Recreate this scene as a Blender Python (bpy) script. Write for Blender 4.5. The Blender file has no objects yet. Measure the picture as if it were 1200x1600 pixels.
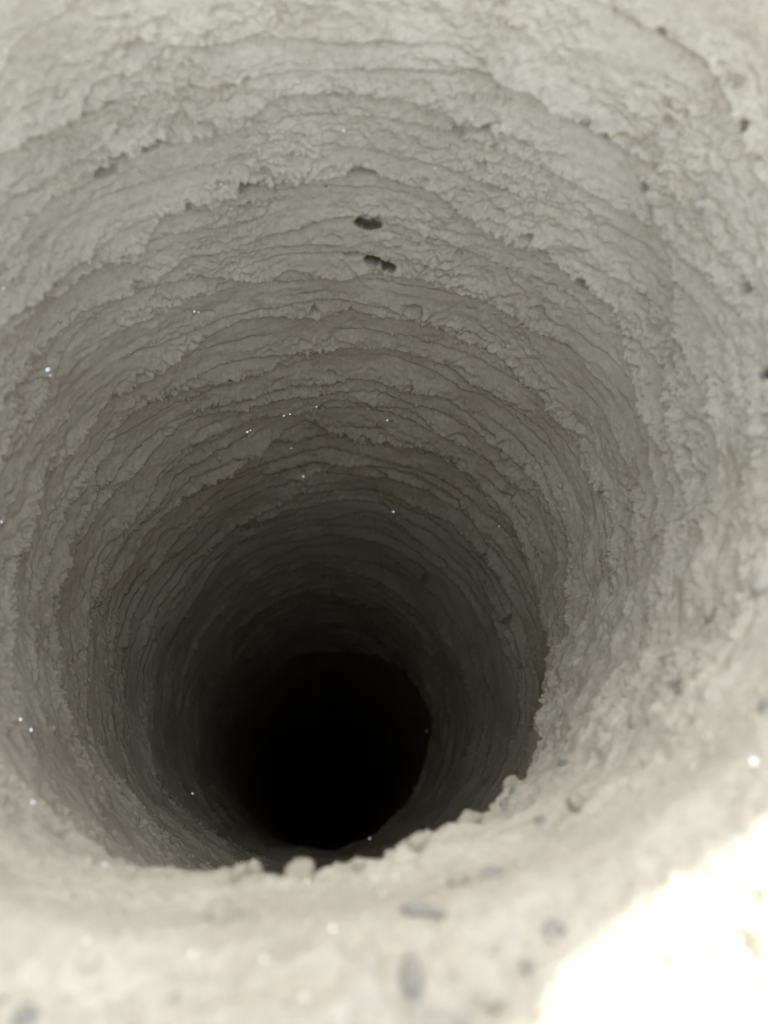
import bpy, math, random
import numpy as np
from mathutils import Vector, Matrix
from mathutils.bvhtree import BVHTree

random.seed(11)
RNG = np.random.default_rng(11)
scene = bpy.context.scene
COL = scene.collection
R = 0.10                       # radius of the bored hole in metres

# ------------------------------------------------------------------ camera
# the hole's axis is world -Z through the origin; the camera hangs over the near lip
FPX, VPX, VPY = 1120.0, 500.0, 1300.0
CAM = Vector((-0.08 * R, -0.74 * R, 1.0 * R))
Dn = Vector((VPX - 600, -(VPY - 800), FPX)).normalized()      # "straight down" seen by the camera
Bn = (Vector((0, 1, 0)) - Dn * Dn.y).normalized()
An = Bn.cross(Dn)
if An.x < 0:
    An = -An
def to_world(v):
    return Vector((An.dot(v), Bn.dot(v), -Dn.dot(v)))
c_right, c_up, c_fwd = (to_world(Vector(v)) for v in ((1, 0, 0), (0, 1, 0), (0, 0, 1)))
cam_data = bpy.data.cameras.new("camera")
cam = bpy.data.objects.new("camera", cam_data)
COL.objects.link(cam)
m = Matrix((c_right, c_up, -c_fwd)).transposed().to_4x4()
m.translation = CAM
cam.matrix_world = m
cam_data.sensor_fit = 'VERTICAL'
cam_data.sensor_height = 24.0
cam_data.lens = FPX / 1600 * 24.0
cam_data.clip_start = 0.005
cam_data.clip_end = 500
cam_data.dof.use_dof = True
cam_data.dof.focus_distance = 0.28
cam_data.dof.aperture_fstop = 6.3
scene.camera = cam

# ------------------------------------------------------------------ light
SUN_EL, SUN_AZ = 27.0, 97.0          # degrees; azimuth counter-clockwise from +X
world = bpy.data.worlds.new("World")
scene.world = world
world.use_nodes = True
wn = world.node_tree
for n in list(wn.nodes):
    wn.nodes.remove(n)
sky = wn.nodes.new('ShaderNodeTexSky')
sky.sky_type = 'NISHITA'
sky.sun_disc = False
sky.sun_elevation = math.radians(SUN_EL)
sky.sun_rotation = math.radians(90 - SUN_AZ)
sky.air_density = 1.0
sky.dust_density = 1.5
sky.ozone_density = 1.0
bg = wn.nodes.new('ShaderNodeBackground')
bg.inputs['Strength'].default_value = 0.15
wo = wn.nodes.new('ShaderNodeOutputWorld')
milk = wn.nodes.new('ShaderNodeHueSaturation')          # a milky, hazy sky
milk.inputs['Saturation'].default_value = 0.35
wn.links.new(sky.outputs[0], milk.inputs['Color'])
wn.links.new(milk.outputs[0], bg.inputs[0])
wn.links.new(bg.outputs[0], wo.inputs[0])

sd = bpy.data.lights.new("sun", 'SUN')
sd.energy = 4.0
sd.angle = math.radians(0.5)
sd.color = (1.0, 0.97, 0.92)
sun = bpy.data.objects.new("sun", sd)
COL.objects.link(sun)
sdir = Vector((math.cos(math.radians(SUN_AZ)) * math.cos(math.radians(SUN_EL)),
               math.sin(math.radians(SUN_AZ)) * math.cos(math.radians(SUN_EL)),
               math.sin(math.radians(SUN_EL))))
sun.rotation_euler = sdir.to_track_quat('Z', 'Y').to_euler()
sun.location = sdir * 3

scene.view_settings.view_transform = 'Standard'
scene.view_settings.look = 'None'
scene.view_settings.gamma = 1.0
scene.view_settings.use_curve_mapping = False
scene.view_settings.exposure = 1.95
scene.cycles.max_bounces = 24
scene.cycles.diffuse_bounces = 24

# ------------------------------------------------------------------ noise
GR = RNG.normal(size=(256, 3)); GR /= np.linalg.norm(GR, axis=1)[:, None]
GR = GR.astype(np.float32)
PM = RNG.permutation(256); PM = np.concatenate([PM, PM, PM])
def perlin(x, y, z):
    x, y, z = (np.asarray(v, np.float32) for v in (x, y, z))
    xi, yi, zi = (np.floor(v).astype(np.int32) for v in (x, y, z))
    xf, yf, zf = x - xi, y - yi, z - zi
    u, v, w = (t * t * t * (t * (t * 6 - 15) + 10) for t in (xf, yf, zf))
    xi &= 255; yi &= 255; zi &= 255
    out = None
    def corner(i, j, k):
        h = PM[PM[PM[xi + i] + yi + j] + zi + k]
        g = GR[h]
        return g[..., 0] * (xf - i) + g[..., 1] * (yf - j) + g[..., 2] * (zf - k)
    def mix(a, b, t):
        return a + (b - a) * t
    x00 = mix(corner(0, 0, 0), corner(1, 0, 0), u)
    x10 = mix(corner(0, 1, 0), corner(1, 1, 0), u)
    y0 = mix(x00, x10, v)
    x01 = mix(corner(0, 0, 1), corner(1, 0, 1), u)
    x11 = mix(corner(0, 1, 1), corner(1, 1, 1), u)
    y1 = mix(x01, x11, v)
    return mix(y0, y1, w) * 1.5
def smooth(a, b, x):
    t = np.clip((x - a) / (b - a), 0, 1)
    return t * t * (3 - 2 * t)
def periodic(th, deg, val):
    deg = np.array(deg, float); val = np.array(val, float)
    d = np.concatenate([deg - 360, deg, deg + 360]); v = np.concatenate([val, val, val])
    t = (np.degrees(th) + 180) % 360 - 180
    # smoothed linear interpolation
    return sum(np.interp(t + o, d, v) for o in (-8, -4, 0, 4, 8)) / 5

# ------------------------------------------------------------------ shape of the hole (units of R; depth d is measured down from the camera)
def lip(th):
    return 0.86 - 0.14 * np.sin(th) - 0.16 * np.exp(-((th % (2 * math.pi) - 0.85) / 0.55) ** 2)
def fillet_r(th):
    return periodic(th, [-150, -100, -60, -20, 20, 60, 120, 170], [.24, .26, .24, .20, .2, .2, .2, .2])
def bulge(th):
    return periodic(th, [-180, -150, -130, -110, -98, -80, -67, -50, -19, 4, 20, 42],
                    [.0, .0, .02, .12, .200, .220, .215, .210, .212, .125, .05, 0])
def bulge_d(th):
    return periodic(th, [-180, -150, -130, -110, -98, -80, -67, -51, -19, 4, 20, 40],
                    [2.1, 1.95, 1.8, 1.6, 1.5, 1.6, 1.8, 2.1, 2.6, 2.9, 3.0, 3.0])
D_CAV = 7.45
def lean(th):          # the lower bore leans in on the near right side
    return periodic(th, [-170, -125, -100, -20, 20, 80], [0, .4, 1, 1, .9, 0])
def base_r(th, d, jit=0.0):
    b, ds = bulge(th), bulge_d(th) + jit
    up = 1 - 0.40 * np.clip((ds - d) / np.maximum(ds - 1.1, .2), 0, 1.2) ** 1.3
    g = np.where(d < ds, up, 1 - smooth(0, 0.09, d - ds))
    r = 1 - b * g
    r = r + 0.012 * np.sin(2 * th + 0.6 + 0.7 * d) + 0.010 * np.sin(3 * th - 1.1 * d + 2)
    r = r - 0.13 * smooth(2.8, 6.0, d) * lean(th)
    return r

def pixel_ray(px, py):
    v = to_world(Vector((px - 600, -(py - 800), FPX)))
    return v / -v.z                                       # per unit of depth
def on_base(px, py):
    """(theta, d) where the line of sight through a photo pixel meets the smooth wall"""
    v = pixel_ray(px, py)
    d = np.linspace(0.85, 9, 3000)
    x = -0.08 + v.x * d; y = -0.74 + v.y * d
    th = np.arctan2(y, x); rr = np.hypot(x, y)
    k = np.nonzero(rr > base_r(th, d))[0]
    k = k[k > 0]
    if len(k) == 0:
        return None
    return float(th[k[0]]), float(d[k[0]])

LEDGES = [   # ledges left by the auger, followed along the wall: (amplitude, polyline)
 (.030, [(0,120),(20,70),(60,40),(120,5)]),
 (.030, [(95,190),(140,130),(160,112),(195,110),(225,85),(260,65),(330,60),(400,50),(440,55),(510,65),(560,60),(600,50),(640,60),(720,60),(770,95),(820,130),(880,170)]),
 (.045, [(0,402),(25,365),(50,330),(60,312),(137,283),(173,263),(230,227),(310,205),(380,185),(430,150),(520,140),(620,150),(700,170)]),
 (.055, [(15,500),(35,465),(80,450),(120,420),(160,400),(200,403),(225,370),(250,325),(300,320),(340,310),(385,290),(480,270),(570,270),(640,275),(680,290),(720,315),(760,335),(813,363),(867,390),(917,440),(967,475),(990,560),(1019,628),(1022,659),(1031,730),(1030,800)]),
 (.030, [(130,480),(190,455),(240,428),(290,393),(350,385),(400,370),(440,360),(510,345),(560,335),(600,345)]),
 (.020, [(350,395),(430,385),(480,378),(550,380),(640,372),(720,375),(800,410)]),
 (.035, [(55,640),(90,560),(140,500),(200,460),(260,440),(330,420),(380,425),(420,430),(450,415),(520,430),(600,420),(680,430),(760,460),(830,500)]),
 (.045, [(12,1060),(12,983),(13,927),(20,877),(33,833),(43,800),(50,767),(55,740),(80,727),(110,697),(133,667),(147,643),(173,617),(195,612),(235,580),(270,555),(300,540),(330,520),(370,500),(440,488),(500,490),(550,480),(595,487),(640,490),(690,505),(725,530),(785,555),(810,585),(850,612),(870,640),(900,680),(920,730),(950,770),(965,830)]),
 (.035, [(53,1090),(53,983),(52,933),(63,897),(77,857),(87,827),(97,800),(117,770),(133,743),(157,710),(173,687),(187,657),(200,640),(235,620),(280,605),(330,590),(400,575),(460,550),(530,545),(620,540),(700,570),(760,605)]),
 (.035, [(118,1060),(120,1000),(125,950),(145,870),(167,833),(193,803),(223,763),(267,723),(300,697),(343,677),(367,663),(413,640),(433,643),(480,632),(513,623),(557,622),(600,630),(650,643),(697,672),(740,700)]),
 (.030, [(667,610),(700,620),(737,643),(757,660),(777,690),(790,710),(817,717),(830,747),(838,763),(847,783),(860,800),(877,840),(877,893),(873,930)]),
 (.060, [(157,1060),(157,983),(167,947),(180,910),(197,877),(213,847),(227,820),(257,787),(290,773),(320,750),(360,723),(397,700),(440,675),(480,652),(520,668),(560,678),(600,678),(633,685),(660,703),(687,708),(733,735),(770,765),(800,800)]),
 (.025, [(177,1050),(177,990),(203,923),(217,893),(237,863),(250,830),(283,813),(330,770),(400,735),(470,705),(520,695),(590,708)]),
 (.040, [(197,1060),(197,993),(220,943),(230,910),(247,883),(277,867),(293,840),(320,817),(343,803),(400,763),(440,750),(473,743),(500,733),(533,723),(557,720),(610,738),(670,760)]),
 (.040, [(232,1080),(240,1000),(250,970),(270,930),(300,890),(320,860),(367,817),(403,797),(453,770),(460,763),(517,763),(547,765),(570,762),(600,772),(627,773),(667,793),(697,807),(740,850)]),
 (.030, [(697,760),(720,777),(743,803),(760,827),(770,863),(780,890),(793,910),(802,930),(810,1000)]),
 (.025, [(413,810),(443,800),(477,790),(513,782),(567,782),(600,787),(617,800)]),
 (.030, [(255,1060),(270,990),(300,930),(340,880),(380,850),(423,830),(447,820),(480,808),(517,807),(553,800),(577,798),(610,813),(660,840),(700,880)]),
 (.040, [(840,130),(880,165),(917,183),(950,210),(970,227),(993,260),(1010,290),(1022,340),(1028,360),(1040,383),(1057,410),(1060,480),(1051,558),(1054,640),(1072,733),(1075,790)]),
 (.040, [(1020,35),(1060,60),(1100,85),(1150,160),(1170,200),(1180,260)]),
 (.030, [(1100,480),(1112,560),(1118,690),(1122,760),(1115,850)]),
]
PITS = [  # cavities torn out of the wall: px, py, half width, half height (R), depth (R)
 (588,406,.030,.020,.11),(606,411,.026,.014,.095),(574,353,.040,.015,.095),(590,345,.022,.014,.04),(548,398,.022,.012,.06),
 (455,735,.07,.05,.05),(490,728,.05,.035,.04),(768,748,.05,.018,.06),(765,668,.045,.018,.05),(800,767,.03,.05,.04),
 (520,905,.08,.10,.05),(165,266,.035,.025,.05),(230,228,.04,.018,.04),(950,208,.016,.013,.025),(920,185,.012,.012,.02),
 (1038,45,.014,.012,.02),(1165,195,.010,.022,.03),(1042,186,.009,.010,.02),(1010,290,.011,.022,.03),(1170,450,.015,.02,.05),
 (1195,585,.016,.02,.07),(1055,640,.014,.02,.05),(1062,685,.016,.015,.05),(1022,659,.012,.02,.04),(1060,1080,.02,.03,.06),
 (1040,1030,.015,.04,.05),(40,490,.02,.02,.05),(570,268,.05,.02,.04),(385,290,.04,.02,.05),(915,440,.03,.03,.05),
 (135,1240,.03,.03,.04),(100,1313,.02,.02,.04),(665,905,.03,.08,.04),(800,970,.03,.10,.05),
]

# --------- grid of the wall
NTH_F, NTH_N = 1120, 240
def theta_grid():
    # fine all round except the near side, which the lip hides
    a = np.linspace(math.radians(-40), math.radians(228), NTH_F, endpoint=False)
    b = np.linspace(math.radians(228), math.radians(320), NTH_N, endpoint=False)
    return np.concatenate([a, b])
TH = theta_grid()
NC = len(TH)
NG, NF, NW, NX = 84, 44, 770, 16
L = lip(TH); RHO = fillet_r(TH)
d0 = L + RHO
k = np.linspace(0, 1, NW)[:, None]
DW = 1 / (1 / d0[None, :] + k * (1 / 8.0 - 1 / d0[None, :]))          # wall depths
TG = np.broadcast_to(TH[None, :], DW.shape)
cx, sx = np.cos(TG), np.sin(TG)

jit = 0.05 * perlin(cx * 5, sx * 5, np.full_like(cx, 3.3)) + 0.035 * perlin(cx * 22, sx * 22, np.full_like(cx, 8.3)) \
    + 0.03 * perlin(cx * 45, sx * 45, DW * 12)
RW = base_r(TG, DW, jit)

n_lo = perlin(cx * 2.2, sx * 2.2, DW * 1.6 + 5)
n_md = perlin(cx * 6, sx * 6, DW * 7 + 9)
n_hi = perlin(cx * 17, sx * 17, DW * 24 + 2)
n_vh = perlin(cx * 42, sx * 42, DW * 46 + 7)
n_xh = perlin(cx * 85, sx * 85, DW * 85 + 1)
streak = perlin(cx * 5, sx * 5, DW * 38 + 4)
bill = np.abs(perlin(cx * 26, sx * 26, DW * 30 + 11))
bill2 = np.abs(perlin(cx * 55, sx * 55, DW * 60 + 31))

rough = smooth(-0.05, 0.6, perlin(cx * 3.1, sx * 3.1, DW * 4.2 + 17) + 0.45 * (1.9 - DW) + 0.15)
near_top = smooth(2.6, 1.2, DW)
depth_fade = 0.55 + 0.45 * smooth(5.0, 2.0, DW)

ins = np.zeros_like(DW)                     # inward displacement
ins += 0.030 * n_lo + 0.008 * n_md
ins += (0.003 + 0.006 * rough) * n_hi + (0.001 + 0.004 * rough) * n_vh + (0.0006 + 0.002 * rough) * n_xh
ins += rough * (0.004 * bill + 0.005 * bill2) * (0.6 + 0.4 * near_top)
ins += 0.003 * streak
near_lip = smooth(.06, .18, bulge(TG)) * smooth(0.15, -0.05, DW - bulge_d(TG)) * smooth(0, .2, DW - d0[None, :])
ins += near_lip * (0.006 * bill + 0.006 * n_hi + 0.02 * n_md)

belt = np.zeros_like(DW)                    # crumbly bands just above the broken edges
edge_pts = []                               # where crumbs gather
def add_ledge(amp, Dth, vis, seed):
    """a shelf that sticks out above depth Dth(theta) and breaks off sharply below it"""
    c1, s1 = np.cos(TH), np.sin(TH)
    wob = 0.013 * perlin(c1 * 9, s1 * 9, np.full(NC, seed * 3.7)) + 0.009 * perlin(c1 * 28, s1 * 28, np.full(NC, seed * 1.9)) \
        + 0.003 * perlin(c1 * 70, s1 * 70, np.full(NC, seed * 5.1))
    am = amp * vis * np.clip(0.75 + 0.9 * perlin(c1 * 4, s1 * 4, np.full(NC, seed * 2.3)), 0.08, 1.5)
    sc = np.clip(Dth / 2.4, .55, 1.25)
    E = Dth + wob * sc
    cut = (1.0 + 1.0 * smooth(1.7, 2.7, Dth))[None, :]
    x = (DW - E[None, :]) / sc[None, :]
    x = x + 0.010 * n_hi + 0.004 * n_vh
    up = np.exp(np.clip(x, -6, 0) / 0.075)
    shape = up * (1 - smooth(-0.006, 0.006, x)) - cut * np.exp(-np.abs(x - .012) / 0.016) * (x > 0)
    crumb = np.exp(-np.abs(np.minimum(x, 0)) / 0.035) * (x < 0) * (bill * 0.6 + bill2 * 0.5)
    ins[:] += am[None, :] * (shape + 0.55 * crumb)
    belt[:] = np.maximum(belt, np.exp(-((x + .035) / .045) ** 2) * np.clip(am / .022, 0, 1.3)[None, :])
    edge_pts.append((E, am))

rs = np.random.default_rng(5)
for i, (amp, pl) in enumerate(LEDGES):
    amp *= 0.62
    pts = [on_base(*p) for p in pl]
    pts = [p for p in pts if p is not None]
    th = np.unwrap(np.array([p[0] for p in pts])); dd = np.array([p[1] for p in pts])
    o = np.argsort(th); th, dd = th[o], dd[o]
    tt = TH.copy()
    mid = 0.5 * (th[0] + th[-1])
    tt = (tt - mid + math.pi) % (2 * math.pi) - math.pi + mid
    Dth = np.interp(tt, th, dd)
    Dth = np.where(tt < th[0], dd[0] + 0.05 * (th[0] - tt), Dth)
    vis = smooth(th[0] - 0.45, th[0] + 0.05, tt) * smooth(th[-1] + 0.45, th[-1] - 0.05, tt)
    add_ledge(amp, Dth, vis, i + 1.37)
# the rest of the auger's marks: one turn every two centimetres or so, wavering and breaking off
d = 1.15
i = 50
while d < 7.9:
    amp = rs.uniform(.016, .034) * (0.75 if d < 2.4 else 1.2) * (1 if d < 5.5 else .8)
    c1, s1 = np.cos(TH), np.sin(TH)
    Dth = d + 0.055 * perlin(c1 * 1.6, s1 * 1.6, np.full(NC, i * 1.3)) + 0.02 * np.cos(TH - 2.0)
    vis = np.clip(0.6 + 1.6 * perlin(c1 * 1.8, s1 * 1.8, np.full(NC, i * 3.1)), 0, 1)
    add_ledge(amp, Dth, vis, i * 0.77)
    d += rs.uniform(.08, .16) * (1 if d < 4 else 1.25)
    i += 1
patch = smooth(-.25, .3, perlin(cx * 4.2, sx * 4.2, DW * 3 + 40))
bm_ = np.maximum(belt * (.35 + .65 * patch), 0.75 * rough * patch * smooth(2.3, 1.5, DW)) * (0.45 + 0.55 * smooth(3.4, 1.9, DW))
bm_ = bm_ * (1 - 0.5 * near_lip)
ins += bm_ * (0.012 * bill + 0.015 * bill2 + 0.006 * n_vh + 0.005 * n_xh)
ins -= 0.035 * bm_ * smooth(.28, .6, perlin(cx * 15, sx * 15, DW * 24 + 60))          # crumbs fallen out
# torn-out pits
DSH = np.zeros_like(DW)                     # the deep ones run down into the wall
for (px, py, hw, hh, dep) in PITS:
    q = on_base(px, py)
    if q is None:
        continue
    dth = (TG - q[0] + math.pi) % (2 * math.pi) - math.pi
    a = (dth / hw) ** 2 + ((DW - q[1]) / hh) ** 2 + (0.5 * n_hi + 0.4 * n_vh if dep < .1 else 1.3 * n_hi + 0.5 * n_md)
    ins -= dep * smooth(1.25, 0.35 if dep < .1 else 0.75, a)
    if dep > .09:
        DSH += 0.7 * dep * smooth(1.3, 0.4, a)
# the belled-out bottom: the wall breaks off at an uneven edge
edge = D_CAV - 1.4 * lean(TH) + 0.10 * perlin(np.cos(TH) * 3, np.sin(TH) * 3, np.full(NC, 4.4)) + 0.03 * perlin(np.cos(TH) * 14, np.sin(TH) * 14, np.full(NC, 4.4))
cav = 0.24 * smooth(-0.45, 0.25, np.cos(TH - 0.25))
ins -= cav[None, :] * smooth(0, 0.10, DW - edge[None, :])
ins += (0.05 * smooth(-.2, .5, np.cos(TH - 0.25)))[None, :] * np.exp(-np.clip(edge[None, :] - DW, 0, 9) / 0.3) * (DW < edge[None, :])
fade_in = smooth(0, 0.10, DW - d0[None, :])
RW = RW - ins * (0.15 + 0.85 * smooth(0, 0.16, DW - d0[None, :]))

def ring_xyz(r, d, th):
    return np.stack([r * np.cos(th), r * np.sin(th), 1.0 - d], -1) * R

def grid_mesh(name, P, mat, kind='structure', smooth_shade=True):
    nr, nc = P.shape[:2]
    me = bpy.data.meshes.new(name)
    idx = np.arange(nr * nc).reshape(nr, nc)
    a = idx[:-1, :]; b = idx[1:, :]
    a2 = np.roll(a, -1, 1); b2 = np.roll(b, -1, 1)
    q = np.stack([a, a2, b2, b], -1).reshape(-1, 4)
    me.vertices.add(nr * nc)
    me.vertices.foreach_set('co', P.reshape(-1).astype(np.float32))
    me.loops.add(q.size)
    me.loops.foreach_set('vertex_index', q.reshape(-1).astype(np.int32))
    me.polygons.add(len(q))
    me.polygons.foreach_set('loop_start', np.arange(0, q.size, 4, dtype=np.int32))
    me.polygons.foreach_set('loop_total', np.full(len(q), 4, np.int32))
    me.update(calc_edges=True)
    if smooth_shade:
        me.polygons.foreach_set('use_smooth', np.ones(len(q), bool))
    me.materials.append(mat)
    o = bpy.data.objects.new(name, me)
    COL.objects.link(o)
    if kind:
        o['kind'] = kind
    return o

# ------------------------------------------------------------------ materials
def soil_material(name, c1, c2, rough=0.95, bump=0.35, scale=1.0, spec=0.15):
    mt = bpy.data.materials.new(name)
    mt.use_nodes = True
    nt = mt.node_tree
    b = nt.nodes['Principled BSDF']
    b.inputs['Roughness'].default_value = rough
    b.inputs['Specular IOR Level'].default_value = spec
    tc = nt.nodes.new('ShaderNodeTexCoord')
    def noise(sc, det, ro=0.6):
        n = nt.nodes.new('ShaderNodeTexNoise')
        n.inputs['Scale'].default_value = sc
        n.inputs['Detail'].default_value = det
        n.inputs['Roughness'].default_value = ro
        nt.links.new(tc.outputs['Object'], n.inputs['Vector'])
        return n
    big = noise(28 * scale, 5); fine = noise(520 * scale, 3, .7); grain = noise(1500 * scale, 2, .7)
    mx = nt.nodes.new('ShaderNodeMix'); mx.data_type = 'RGBA'
    mx.inputs['A'].default_value = (*c1, 1); mx.inputs['B'].default_value = (*c2, 1)
    rmp = nt.nodes.new('ShaderNodeMapRange')
    rmp.inputs['From Min'].default_value = .35; rmp.inputs['From Max'].default_value = .65
    nt.links.new(big.outputs['Fac'], rmp.inputs['Value'])
    nt.links.new(rmp.outputs['Result'], mx.inputs['Factor'])
    mu = nt.nodes.new('ShaderNodeMix'); mu.data_type = 'RGBA'; mu.blend_type = 'MULTIPLY'
    mu.inputs['Factor'].default_value = 1.0
    r2 = nt.nodes.new('ShaderNodeMapRange')
    r2.inputs['From Min'].default_value = .3; r2.inputs['From Max'].default_value = .7
    r2.inputs['To Min'].default_value = .86; r2.inputs['To Max'].default_value = 1.1
    nt.links.new(fine.outputs['Fac'], r2.inputs['Value'])
    nt.links.new(mx.outputs['Result'], mu.inputs['A']); nt.links.new(r2.outputs['Result'], mu.inputs['B'])
    nt.links.new(mu.outputs['Result'], b.inputs['Base Color'])
    ad = nt.nodes.new('ShaderNodeMath'); ad.operation = 'ADD'
    nt.links.new(fine.outputs['Fac'], ad.inputs[0]); nt.links.new(grain.outputs['Fac'], ad.inputs[1])
    bp = nt.nodes.new('ShaderNodeBump')
    bp.inputs['Strength'].default_value = bump
    bp.inputs['Distance'].default_value = 0.0006
    nt.links.new(ad.outputs[0], bp.inputs['Height'])
    nt.links.new(bp.outputs['Normal'], b.inputs['Normal'])
    return mt
M_SOIL = soil_material('pale_soil', (.50, .455, .36), (.60, .555, .45))
M_DEEP = soil_material('darkened_soil', (.06, .055, .045), (.09, .08, .065), rough=.9)  # base colour darkened so the bottom of the hole stays black
M_CLOD = soil_material('clod_soil', (.53, .485, .385), (.60, .55, .44), bump=.5)
M_STONE = soil_material('grey_stone', (.26, .255, .24), (.50, .46, .37), scale=7, rough=.85, spec=.2)
M_QUARTZ = soil_material('pale_stone', (.52, .49, .41), (.60, .57, .49), rough=.6, spec=.4)
M_MICA = bpy.data.materials.new('mica'); M_MICA.use_nodes = True
_b = M_MICA.node_tree.nodes['Principled BSDF']
_b.inputs['Base Color'].default_value = (.95, .90, .80, 1)
_b.inputs['Metallic'].default_value = 1.0
_b.inputs['Roughness'].default_value = 0.05

# ------------------------------------------------------------------ setting: wall, ground, floor
# fillet between wall and ground
ph = np.linspace(0, math.pi / 2, NF)[:, None]
rw0 = RW[0]
RF = rw0[None, :] + RHO[None, :] * (1 - np.cos(ph))
DF = d0[None, :] - RHO[None, :] * np.sin(ph)
tf = np.broadcast_to(TH[None, :], RF.shape)
# ground from the lip to the far distance
e = np.concatenate([np.linspace(0, 1.6, 60), np.geomspace(1.7, 900, NG - 60)])[:, None]
RG = rw0[None, :] + RHO[None, :] + e
tg = np.broadcast_to(TH[None, :], RG.shape)
XG, YG = RG * np.cos(tg), RG * np.sin(tg)
wl = np.exp(-e / 2.5)
DG = L[None, :] * wl + 0.95 * (1 - wl)
DG = DG - 0.06 * smooth(0, 3, e) * smooth(400, 20, e) * perlin(XG * .5, YG * .5, XG * 0 + 2) * 3
# crumbly relief over fillet and ground
def crumb(X, Y, Z, amp):
    return amp * (0.030 * perlin(X * 4, Y * 4, Z * 4) + 0.026 * np.abs(perlin(X * 13, Y * 13, Z * 13)) +
                  0.015 * np.abs(perlin(X * 27 + 9, Y * 27, Z * 27)) + 0.006 * perlin(X * 60, Y * 60, Z * 60))
cf = crumb(RF * np.cos(tf), RF * np.sin(tf), DF, 2.1) * np.sin(ph) ** 2
RF = RF - cf * np.cos(ph); DF = DF - cf * np.sin(ph)
DG = DG - crumb(XG, YG, DG * 0 + L[None, :], 1.3) * smooth(30, 3, e)
top = np.concatenate([ring_xyz(RF[::-1], DF[::-1], tf), ring_xyz(RW, DW + DSH, TG)], 0)
top[0] = ring_xyz(RG, DG, tg)[0]
# below the photographed part the bore goes on into the dark
kx = np.linspace(0, 1, NX + 1)[1:, None]
DX = 8.0 + kx * 14.0
tx = np.broadcast_to(TH[None, :], DX.shape if DX.shape[1] > 1 else (NX, NC))
DX = np.broadcast_to(DX, tx.shape)
RX = RW[-1][None, :] * (1 - kx) + kx * 1.12 + 0.03 * perlin(np.cos(tx) * 4, np.sin(tx) * 4, DX * 2)
deep = np.concatenate([ring_xyz(RW[-1:], DW[-1:], TG[-1:]), ring_xyz(RX, DX, tx)], 0)
wall = grid_mesh('hole_wall', top, M_SOIL)
wall.data.update()
lower = grid_mesh('lower_bore', deep, M_SOIL)
ground = grid_mesh('ground', ring_xyz(RG, DG, tg)[::-1], M_SOIL)
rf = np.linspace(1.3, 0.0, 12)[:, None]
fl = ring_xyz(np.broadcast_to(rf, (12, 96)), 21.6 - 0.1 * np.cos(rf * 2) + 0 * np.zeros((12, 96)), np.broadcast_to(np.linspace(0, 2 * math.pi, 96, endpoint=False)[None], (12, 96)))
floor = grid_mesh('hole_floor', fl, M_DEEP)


def tag(o, label=None, cat=None, group=None, kind=None):
    for kk, v in (('label', label), ('category', cat), ('group', group), ('kind', kind)):
        if v:
            o[kk] = v
    return o
def link_mesh(name, verts, faces, mat, parent=None, smooth_shade=True):
    me = bpy.data.meshes.new(name)
    me.from_pydata([tuple(v) for v in verts], [], faces)
    if smooth_shade:
        me.polygons.foreach_set('use_smooth', np.ones(len(me.polygons), bool))
    me.materials.append(mat); me.update()
    o = bpy.data.objects.new(name, me); COL.objects.link(o)
    if parent:
        o.parent = parent
    return o

# ------------------------------------------------------------------ unseen heap of soil, added to shade the hole
def heap_edge(x):      # how far towards the near side (units of R) the heap's shadow reaches at x
    return np.interp(x, [-20, -1, 0.05, .16, .30, .42, .7, 3, 20], [-1.5, -1.32, -1.05, -.90, -.80, -.77, -.77, -.85, -1.2])
HY = 5.0
gx = np.linspace(-13, 11, 150); gy = np.linspace(0.3, 13, 90)
HX, HYG = np.meshgrid(gx, gy)
tanE = math.tan(math.radians(SUN_EL))
sx_shift = math.cos(math.radians(SUN_AZ)) / math.sin(math.radians(SUN_AZ))
cy_l = HY + 0.25 * np.sin(HX * 0.6) 
# crest height so that the sun just clears it above the shadow's edge on the ground
ye = heap_edge(HX - sx_shift * (cy_l + 0.9) )
crest = (cy_l - ye) * tanE / math.sin(math.radians(SUN_AZ)) - 0.02 + 0.05 * perlin(HX * 2.6, HX * 0 + 3, HX * 0) + 0.03 * perlin(HX * 7, HX * 0 + 6, HX * 0)
dist = np.abs(HYG - cy_l)
slope = np.where(HYG < cy_l, 0.92, 0.62)
zz = crest - slope * (np.sqrt(dist ** 2 + 0.02) - 0.14)
end = np.clip(np.minimum(HX + 12.5, 5.2 - HX), 0, None) * 0.78
zz = np.minimum(zz, end)
lump = 0.16 * np.abs(perlin(HX * .9, HYG * .9, HX * 0 + 4)) + 0.09 * np.abs(perlin(HX * 2.3, HYG * 2.3, HX * 0 + 8)) + .04 * perlin(HX * 5, HYG * 5, HX * 0)
zz = zz + (lump - 0.08) * smooth(0.15, 0.6, dist)
zz = np.maximum(zz, -0.35)
P = np.stack([HX, HYG, zz], -1).reshape(-1, 3) * R
ny, nx = HX.shape
F = [(j * nx + i2, j * nx + i2 + 1, (j + 1) * nx + i2 + 1, (j + 1) * nx + i2) for j in range(ny - 1) for i2 in range(nx - 1)
     if max(zz[j, i2], zz[j, i2 + 1], zz[j + 1, i2], zz[j + 1, i2 + 1]) > 0.0 and HYG[j, i2] > 1.7]
heap = link_mesh('shade_heap', P, F, M_SOIL)
tag(heap, 'long unseen heap of pale soil added to shade the round hole', 'shade heap')

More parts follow.
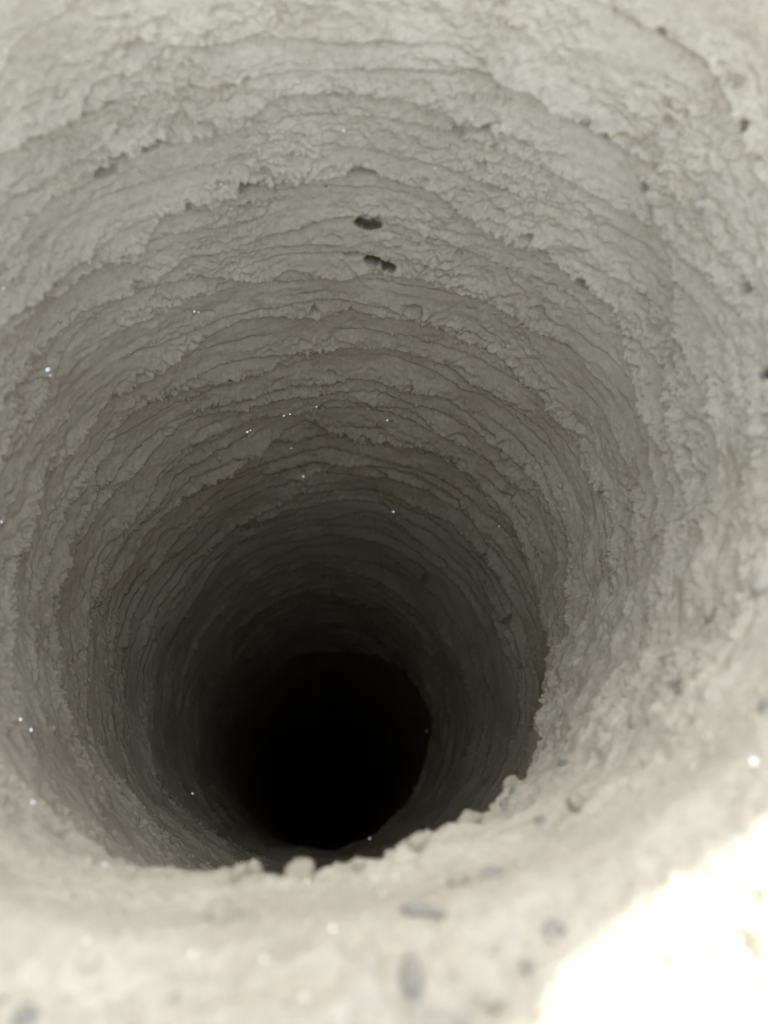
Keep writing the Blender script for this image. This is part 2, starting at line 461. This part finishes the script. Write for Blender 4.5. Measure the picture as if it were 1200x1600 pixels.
# ------------------------------------------------------------------ loose pieces
def lump_mesh(name, mat, sub=2, seed=0, rough=.28, flat=.75, facet=False):
    import bmesh
    bm = bmesh.new()
    bmesh.ops.create_icosphere(bm, subdivisions=sub, radius=1.0)
    v = np.array([p.co[:] for p in bm.verts])
    o = seed * 7.3
    n = perlin(v[:, 0] * .9 + o, v[:, 1] * .9, v[:, 2] * .9) * rough * 1.6 + perlin(v[:, 0] * 2.2, v[:, 1] * 2.2 + o, v[:, 2] * 2.2) * rough * .8 \
        + (0 if facet else perlin(v[:, 0] * 5, v[:, 1] * 5 + o, v[:, 2] * 5) * rough * .45)
    v = v * (1 + n)[:, None] * np.array([1.0, .82, flat])
    for p, c in zip(bm.verts, v):
        p.co = c
    me = bpy.data.meshes.new(name)
    bm.to_mesh(me); bm.free()
    me.polygons.foreach_set('use_smooth', np.full(len(me.polygons), not facet))
    me.materials.append(mat)
    return me
bpy.context.view_layer.update()
DG_ = bpy.context.evaluated_depsgraph_get()
def hit(px, py):
    v = to_world(Vector((px - 600, -(py - 800), FPX))).normalized()
    ok, loc, nor, *_ = scene.ray_cast(DG_, CAM + v * 0.01, v)
    return (loc, nor) if ok else (None, None)
def size_at(loc, px):
    return px * (loc - CAM).dot(c_fwd) / FPX
def rest(name, me, px, py, wpx, tilt=0.4, sink=.35):
    loc, nor = hit(px, py)
    while loc is not None and loc.z < -0.25:      # slipped past the lip: step back onto it
        py += 4
        loc, nor = hit(px, py)
    if loc is None:
        return None
    s = size_at(loc, wpx) / 2
    o = bpy.data.objects.new(name, me); COL.objects.link(o)
    q = nor.to_track_quat('Z', 'Y')
    o.rotation_mode = 'QUATERNION'
    from mathutils import Quaternion
    o.rotation_quaternion = q @ Quaternion((0, 0, 1), random.uniform(0, 6.28)) @ Quaternion((1, 0, 0), random.uniform(-tilt, tilt))
    o.location = loc + nor * s * (.75 - sink) * .6
    o.scale = (s * random.uniform(.9, 1.1),) * 3
    return o
CLODS = [lump_mesh('soil_clod', M_CLOD, 3, k2, .30, .78) for k2 in range(6)]
STONES = [lump_mesh('pebble', M_STONE, 3, 20 + k2, .34, .45) for k2 in range(5)]
PALES = [lump_mesh('pale_pebble', M_QUARTZ, 2, 40 + k2, .16, .85) for k2 in range(3)]

NOTABLE = [   # clods one can single out: px, py, width px, label
 (467,1362,46,'rounded soil clod standing up on the near lip against the black hole'),
 (395,1358,30,'low soil clod on the near lip left of the standing clod'),
 (375,1372,36,'flat soil clod on the lip below the left end of the dark opening'),
 (562,1356,26,'small soil clod on the lip edge just right of the standing clod'),
 (655,1321,34,'soil clod on the lip edge where the lip begins to rise to the right'),
 (735,1281,34,'soil clod on the rising lip edge beside the dark grey wall'),
 (800,1206,30,'soil clod at the steepest bend of the lip edge'),
 (345,1440,60,'pale blocky soil clod low on the near side of the hole'),
 (905,1260,44,'pale soil clod halfway up the slope right of the opening'),
 (1000,1120,36,'soil clod on the right slope below the grey slot'),
 (1115,955,34,'pale soil clod at the right rim'),
 (715,1380,40,'soil clod beside the dark pebble on the near slope'),
]
for j, (px, py, w, lab) in enumerate(NOTABLE):
    o = rest('soil_clod', CLODS[j % 6], px, py, w)
    if o:
        tag(o, lab, 'soil clod', 'soil clods on the lip of the hole')
STONE_AT = [  # grey pebbles, some standing in for shadows and dark clods
 (665,1424,74,'long dark grey pebble half buried in the near slope below the opening'),
 (640,1525,70,'blue grey pebble near the bottom edge below the long dark pebble'),
 (828,1508,46,'small blue grey pebble next to the sunlit patch'),
 (862,1452,44,'faint grey pebble at the left edge of the sunlit patch'),
 (1010,1545,26,'lone grey pebble in the middle of the sunlit patch'),
 (1196,1105,40,'blue grey pebble at the right edge of the picture above the bright glint'),
 (1197,586,26,'dark blue pebble high on the right edge of the wall'),
 (845,1282,34,'dark pebble standing in for crumb shade right of the lip, lower of a close pair'),
 (790,1258,30,'dark pebble on the slope right of the lip, upper of a close pair'),
 (878,1195,32,'dark pebble standing in for crumb shade beside the steep bend of the lip'),
 (770,1368,50,'flat grey pebble on the near slope right of the long dark pebble'),
 (1062,1080,30,'dark pebble under the slanting rim on the right'),
 (40,1585,50,'grey pebble in the bottom left corner'),
 (800,1235,22,'thin dark stone chip between the lip and the pebble pair'),
]
for j, (px, py, w, lab) in enumerate(STONE_AT):
    o = rest('pebble', STONES[j % 5], px, py, w * .85, sink=.95)
    if o:
        tag(o, lab, 'pebble', 'grey pebbles round the lip')
for j, (px, py, w, lab) in enumerate([
    (1096,318,26,'pale round pebble set in the upper right wall'),
    (1068,672,16,'small pale square pebble in the right wall'),
    (1190,915,46,'white pebble on the right rim')]):
    o = rest('pale_pebble', PALES[j], px, py, w * .8, sink=.95)
    if o:
        tag(o, lab, 'pebble', 'pale pebbles in the wall and rim')

# glinting mica flakes set in the soil: parts of the surface they are stuck in
FLAKES = [(537,203,8),(510,290,7),(298,114,5),(73,578,12),(78,586,7),(130,35,6),(303,486,6),(310,487,4),(494,635,5),(499,638,4),(574,637,5),(444,649,5),(453,647,5),
 (386,674,6),(391,672,4),(474,744,5),(605,656,5),(615,799,5),(30,1125,9),(47,1141,8),(51,1255,9),(163,1352,7),(135,1473,10),(300,1493,9),(413,1501,12),(520,1453,12),
 (478,1560,11),(1180,1193,17),(1185,45,8),(384,205,4),(428,214,4),(465,127,5),(345,288,5),(352,292,4),(958,492,5),(766,275,5),(680,262,5),(810,409,4),(667,1142,3),(578,1311,4),
 (362,326,5),(170,224,4),(328,232,4),(2,815,6),(5,450,7),(606,344,3),(640,345,3),(780,822,3),(330,325,5),(484,228,4),(720,265,4),(695,270,4),(900,300,4),(860,210,4),(240,310,4),(140,410,4),(375,250,3),(500,215,3),(590,260,3),(455,700,3),(700,440,3),(880,470,4),(300,1240,4),(480,1378,7),(585,1375,7),(620,1372,6)]
fl_me = []
for k2 in range(4):
    n = 6
    a = [2 * math.pi * q / n + random.uniform(-.25, .25) for q in range(n)]
    rr = [random.uniform(.75, 1.1) for _ in range(n)]
    vs = [(rr[q] * math.cos(a[q]), .8 * rr[q] * math.sin(a[q]), z) for z in (-.12, .12) for q in range(n)]
    fs = [tuple(range(n - 1, -1, -1)), tuple(range(n, 2 * n))] + [(q, (q + 1) % n, n + (q + 1) % n, n + q) for q in range(n)]
    me = bpy.data.meshes.new('mica_flake'); me.from_pydata(vs, [], fs); me.materials.append(M_MICA); me.update()
    fl_me.append(me)
for j, (px, py, w) in enumerate(FLAKES):
    loc, nor = hit(px, py)
    if loc is None:
        continue
    s = max(size_at(loc, w) * (.36 if loc.z < -.02 else .38), .8e-4)
    to_cam = (CAM - loc).normalized()
    aim = (Vector((0, .15 * R, 0.9 * R)) - loc).normalized() if loc.z < -0.02 else Vector((.05, .55, .8)).normalized()
    hn = (to_cam + aim).normalized()
    o = bpy.data.objects.new('mica_flake', fl_me[j % 4]); COL.objects.link(o)
    o.rotation_mode = 'QUATERNION'; o.rotation_quaternion = hn.to_track_quat('Z', 'Y')
    o.location = loc + nor * s * .5; o.scale = (s, s, s)
    o.parent = wall if loc.z < float(1 - 0.8) * R and math.hypot(loc.x, loc.y) < 1.05 * R else ground

# loose grains gathered under the broken edges of the ledges: beyond counting, one object
import bmesh
bm = bmesh.new(); bmesh.ops.create_icosphere(bm, subdivisions=1, radius=1.0)
ico_v = np.array([p.co[:] for p in bm.verts]); ico_f = np.array([[q.index for q in f.verts] for f in bm.faces]); bm.free()
WP = top[NF:]                                    # wall grid points
pts = []
invd = 1 / DW
for (E, am) in edge_pts:
    cols = RNG.choice(NC, 620, p=None)
    wgt = np.clip(am[cols] / .035, 0, 1)
    cols = cols[RNG.random(len(cols)) < wgt * .95]
    dd = E[cols] + RNG.normal(0, .013, len(cols)) - .008
    kk = (1 / dd - 1 / d0[cols]) / (1 / 8.0 - 1 / d0[cols])
    rows = np.clip((kk * (NW - 1)).astype(int), 2, NW - 3)
    ok = (kk > 0.01) & (kk < 0.95)
    pts.append(WP[rows[ok], cols[ok]])
rowr = RNG.integers(0, NW // 2, 9000); colr = RNG.integers(0, NC, 9000)
ok = RNG.random(9000) < rough[rowr, colr] * .7
pts.append(WP[rowr[ok], colr[ok]])
FP = top[:NF]
rowr = RNG.integers(0, NF, 4500); colr = RNG.integers(0, NC, 4500)
pts.append(FP[rowr, colr])
pts = np.concatenate(pts)
ng = len(pts)
rad = np.clip(RNG.lognormal(math.log(.0056), .45, ng), .0025, .024) * R * np.where(pts[:, 2] < -.2, .6, np.where(pts[:, 2] > -.1, .85, 1.0))
pts[:, :2] *= 1 + (rad * .25 / np.hypot(pts[:, 0], pts[:, 1]))[:, None]
def rand_rot(n):
    q = RNG.normal(size=(n, 4)); q /= np.linalg.norm(q, axis=1)[:, None]
    w, x, y, z = q.T
    return np.stack([1 - 2 * (y * y + z * z), 2 * (x * y - z * w), 2 * (x * z + y * w), 2 * (x * y + z * w), 1 - 2 * (x * x + z * z), 2 * (y * z - x * w),
                     2 * (x * z - y * w), 2 * (y * z + x * w), 1 - 2 * (x * x + y * y)], -1).reshape(n, 3, 3)
shp = ico_v[None] * (1 + RNG.uniform(-.42, .35, (ng, len(ico_v), 1))) * RNG.uniform(.6, 1.15, (ng, 1, 3))
V = np.einsum('nij,nkj->nki', rand_rot(ng), shp) * rad[:, None, None] + pts[:, None, :]
Fc = (ico_f[None] + (np.arange(ng) * len(ico_v))[:, None, None]).reshape(-1, 3)
me = bpy.data.meshes.new('soil_crumbs')
me.vertices.add(V.shape[0] * V.shape[1]); me.vertices.foreach_set('co', V.reshape(-1).astype(np.float32))
me.loops.add(Fc.size); me.loops.foreach_set('vertex_index', Fc.reshape(-1).astype(np.int32))
me.polygons.add(len(Fc)); me.polygons.foreach_set('loop_start', np.arange(0, Fc.size, 3, dtype=np.int32)); me.polygons.foreach_set('loop_total', np.full(len(Fc), 3, np.int32))
me.update(calc_edges=True)
me.materials.append(M_CLOD)
cr = bpy.data.objects.new('soil_crumbs', me); COL.objects.link(cr)
tag(cr, 'loose crumbs of soil clinging to the ledges of the hole wall', 'soil crumbs', kind='stuff')
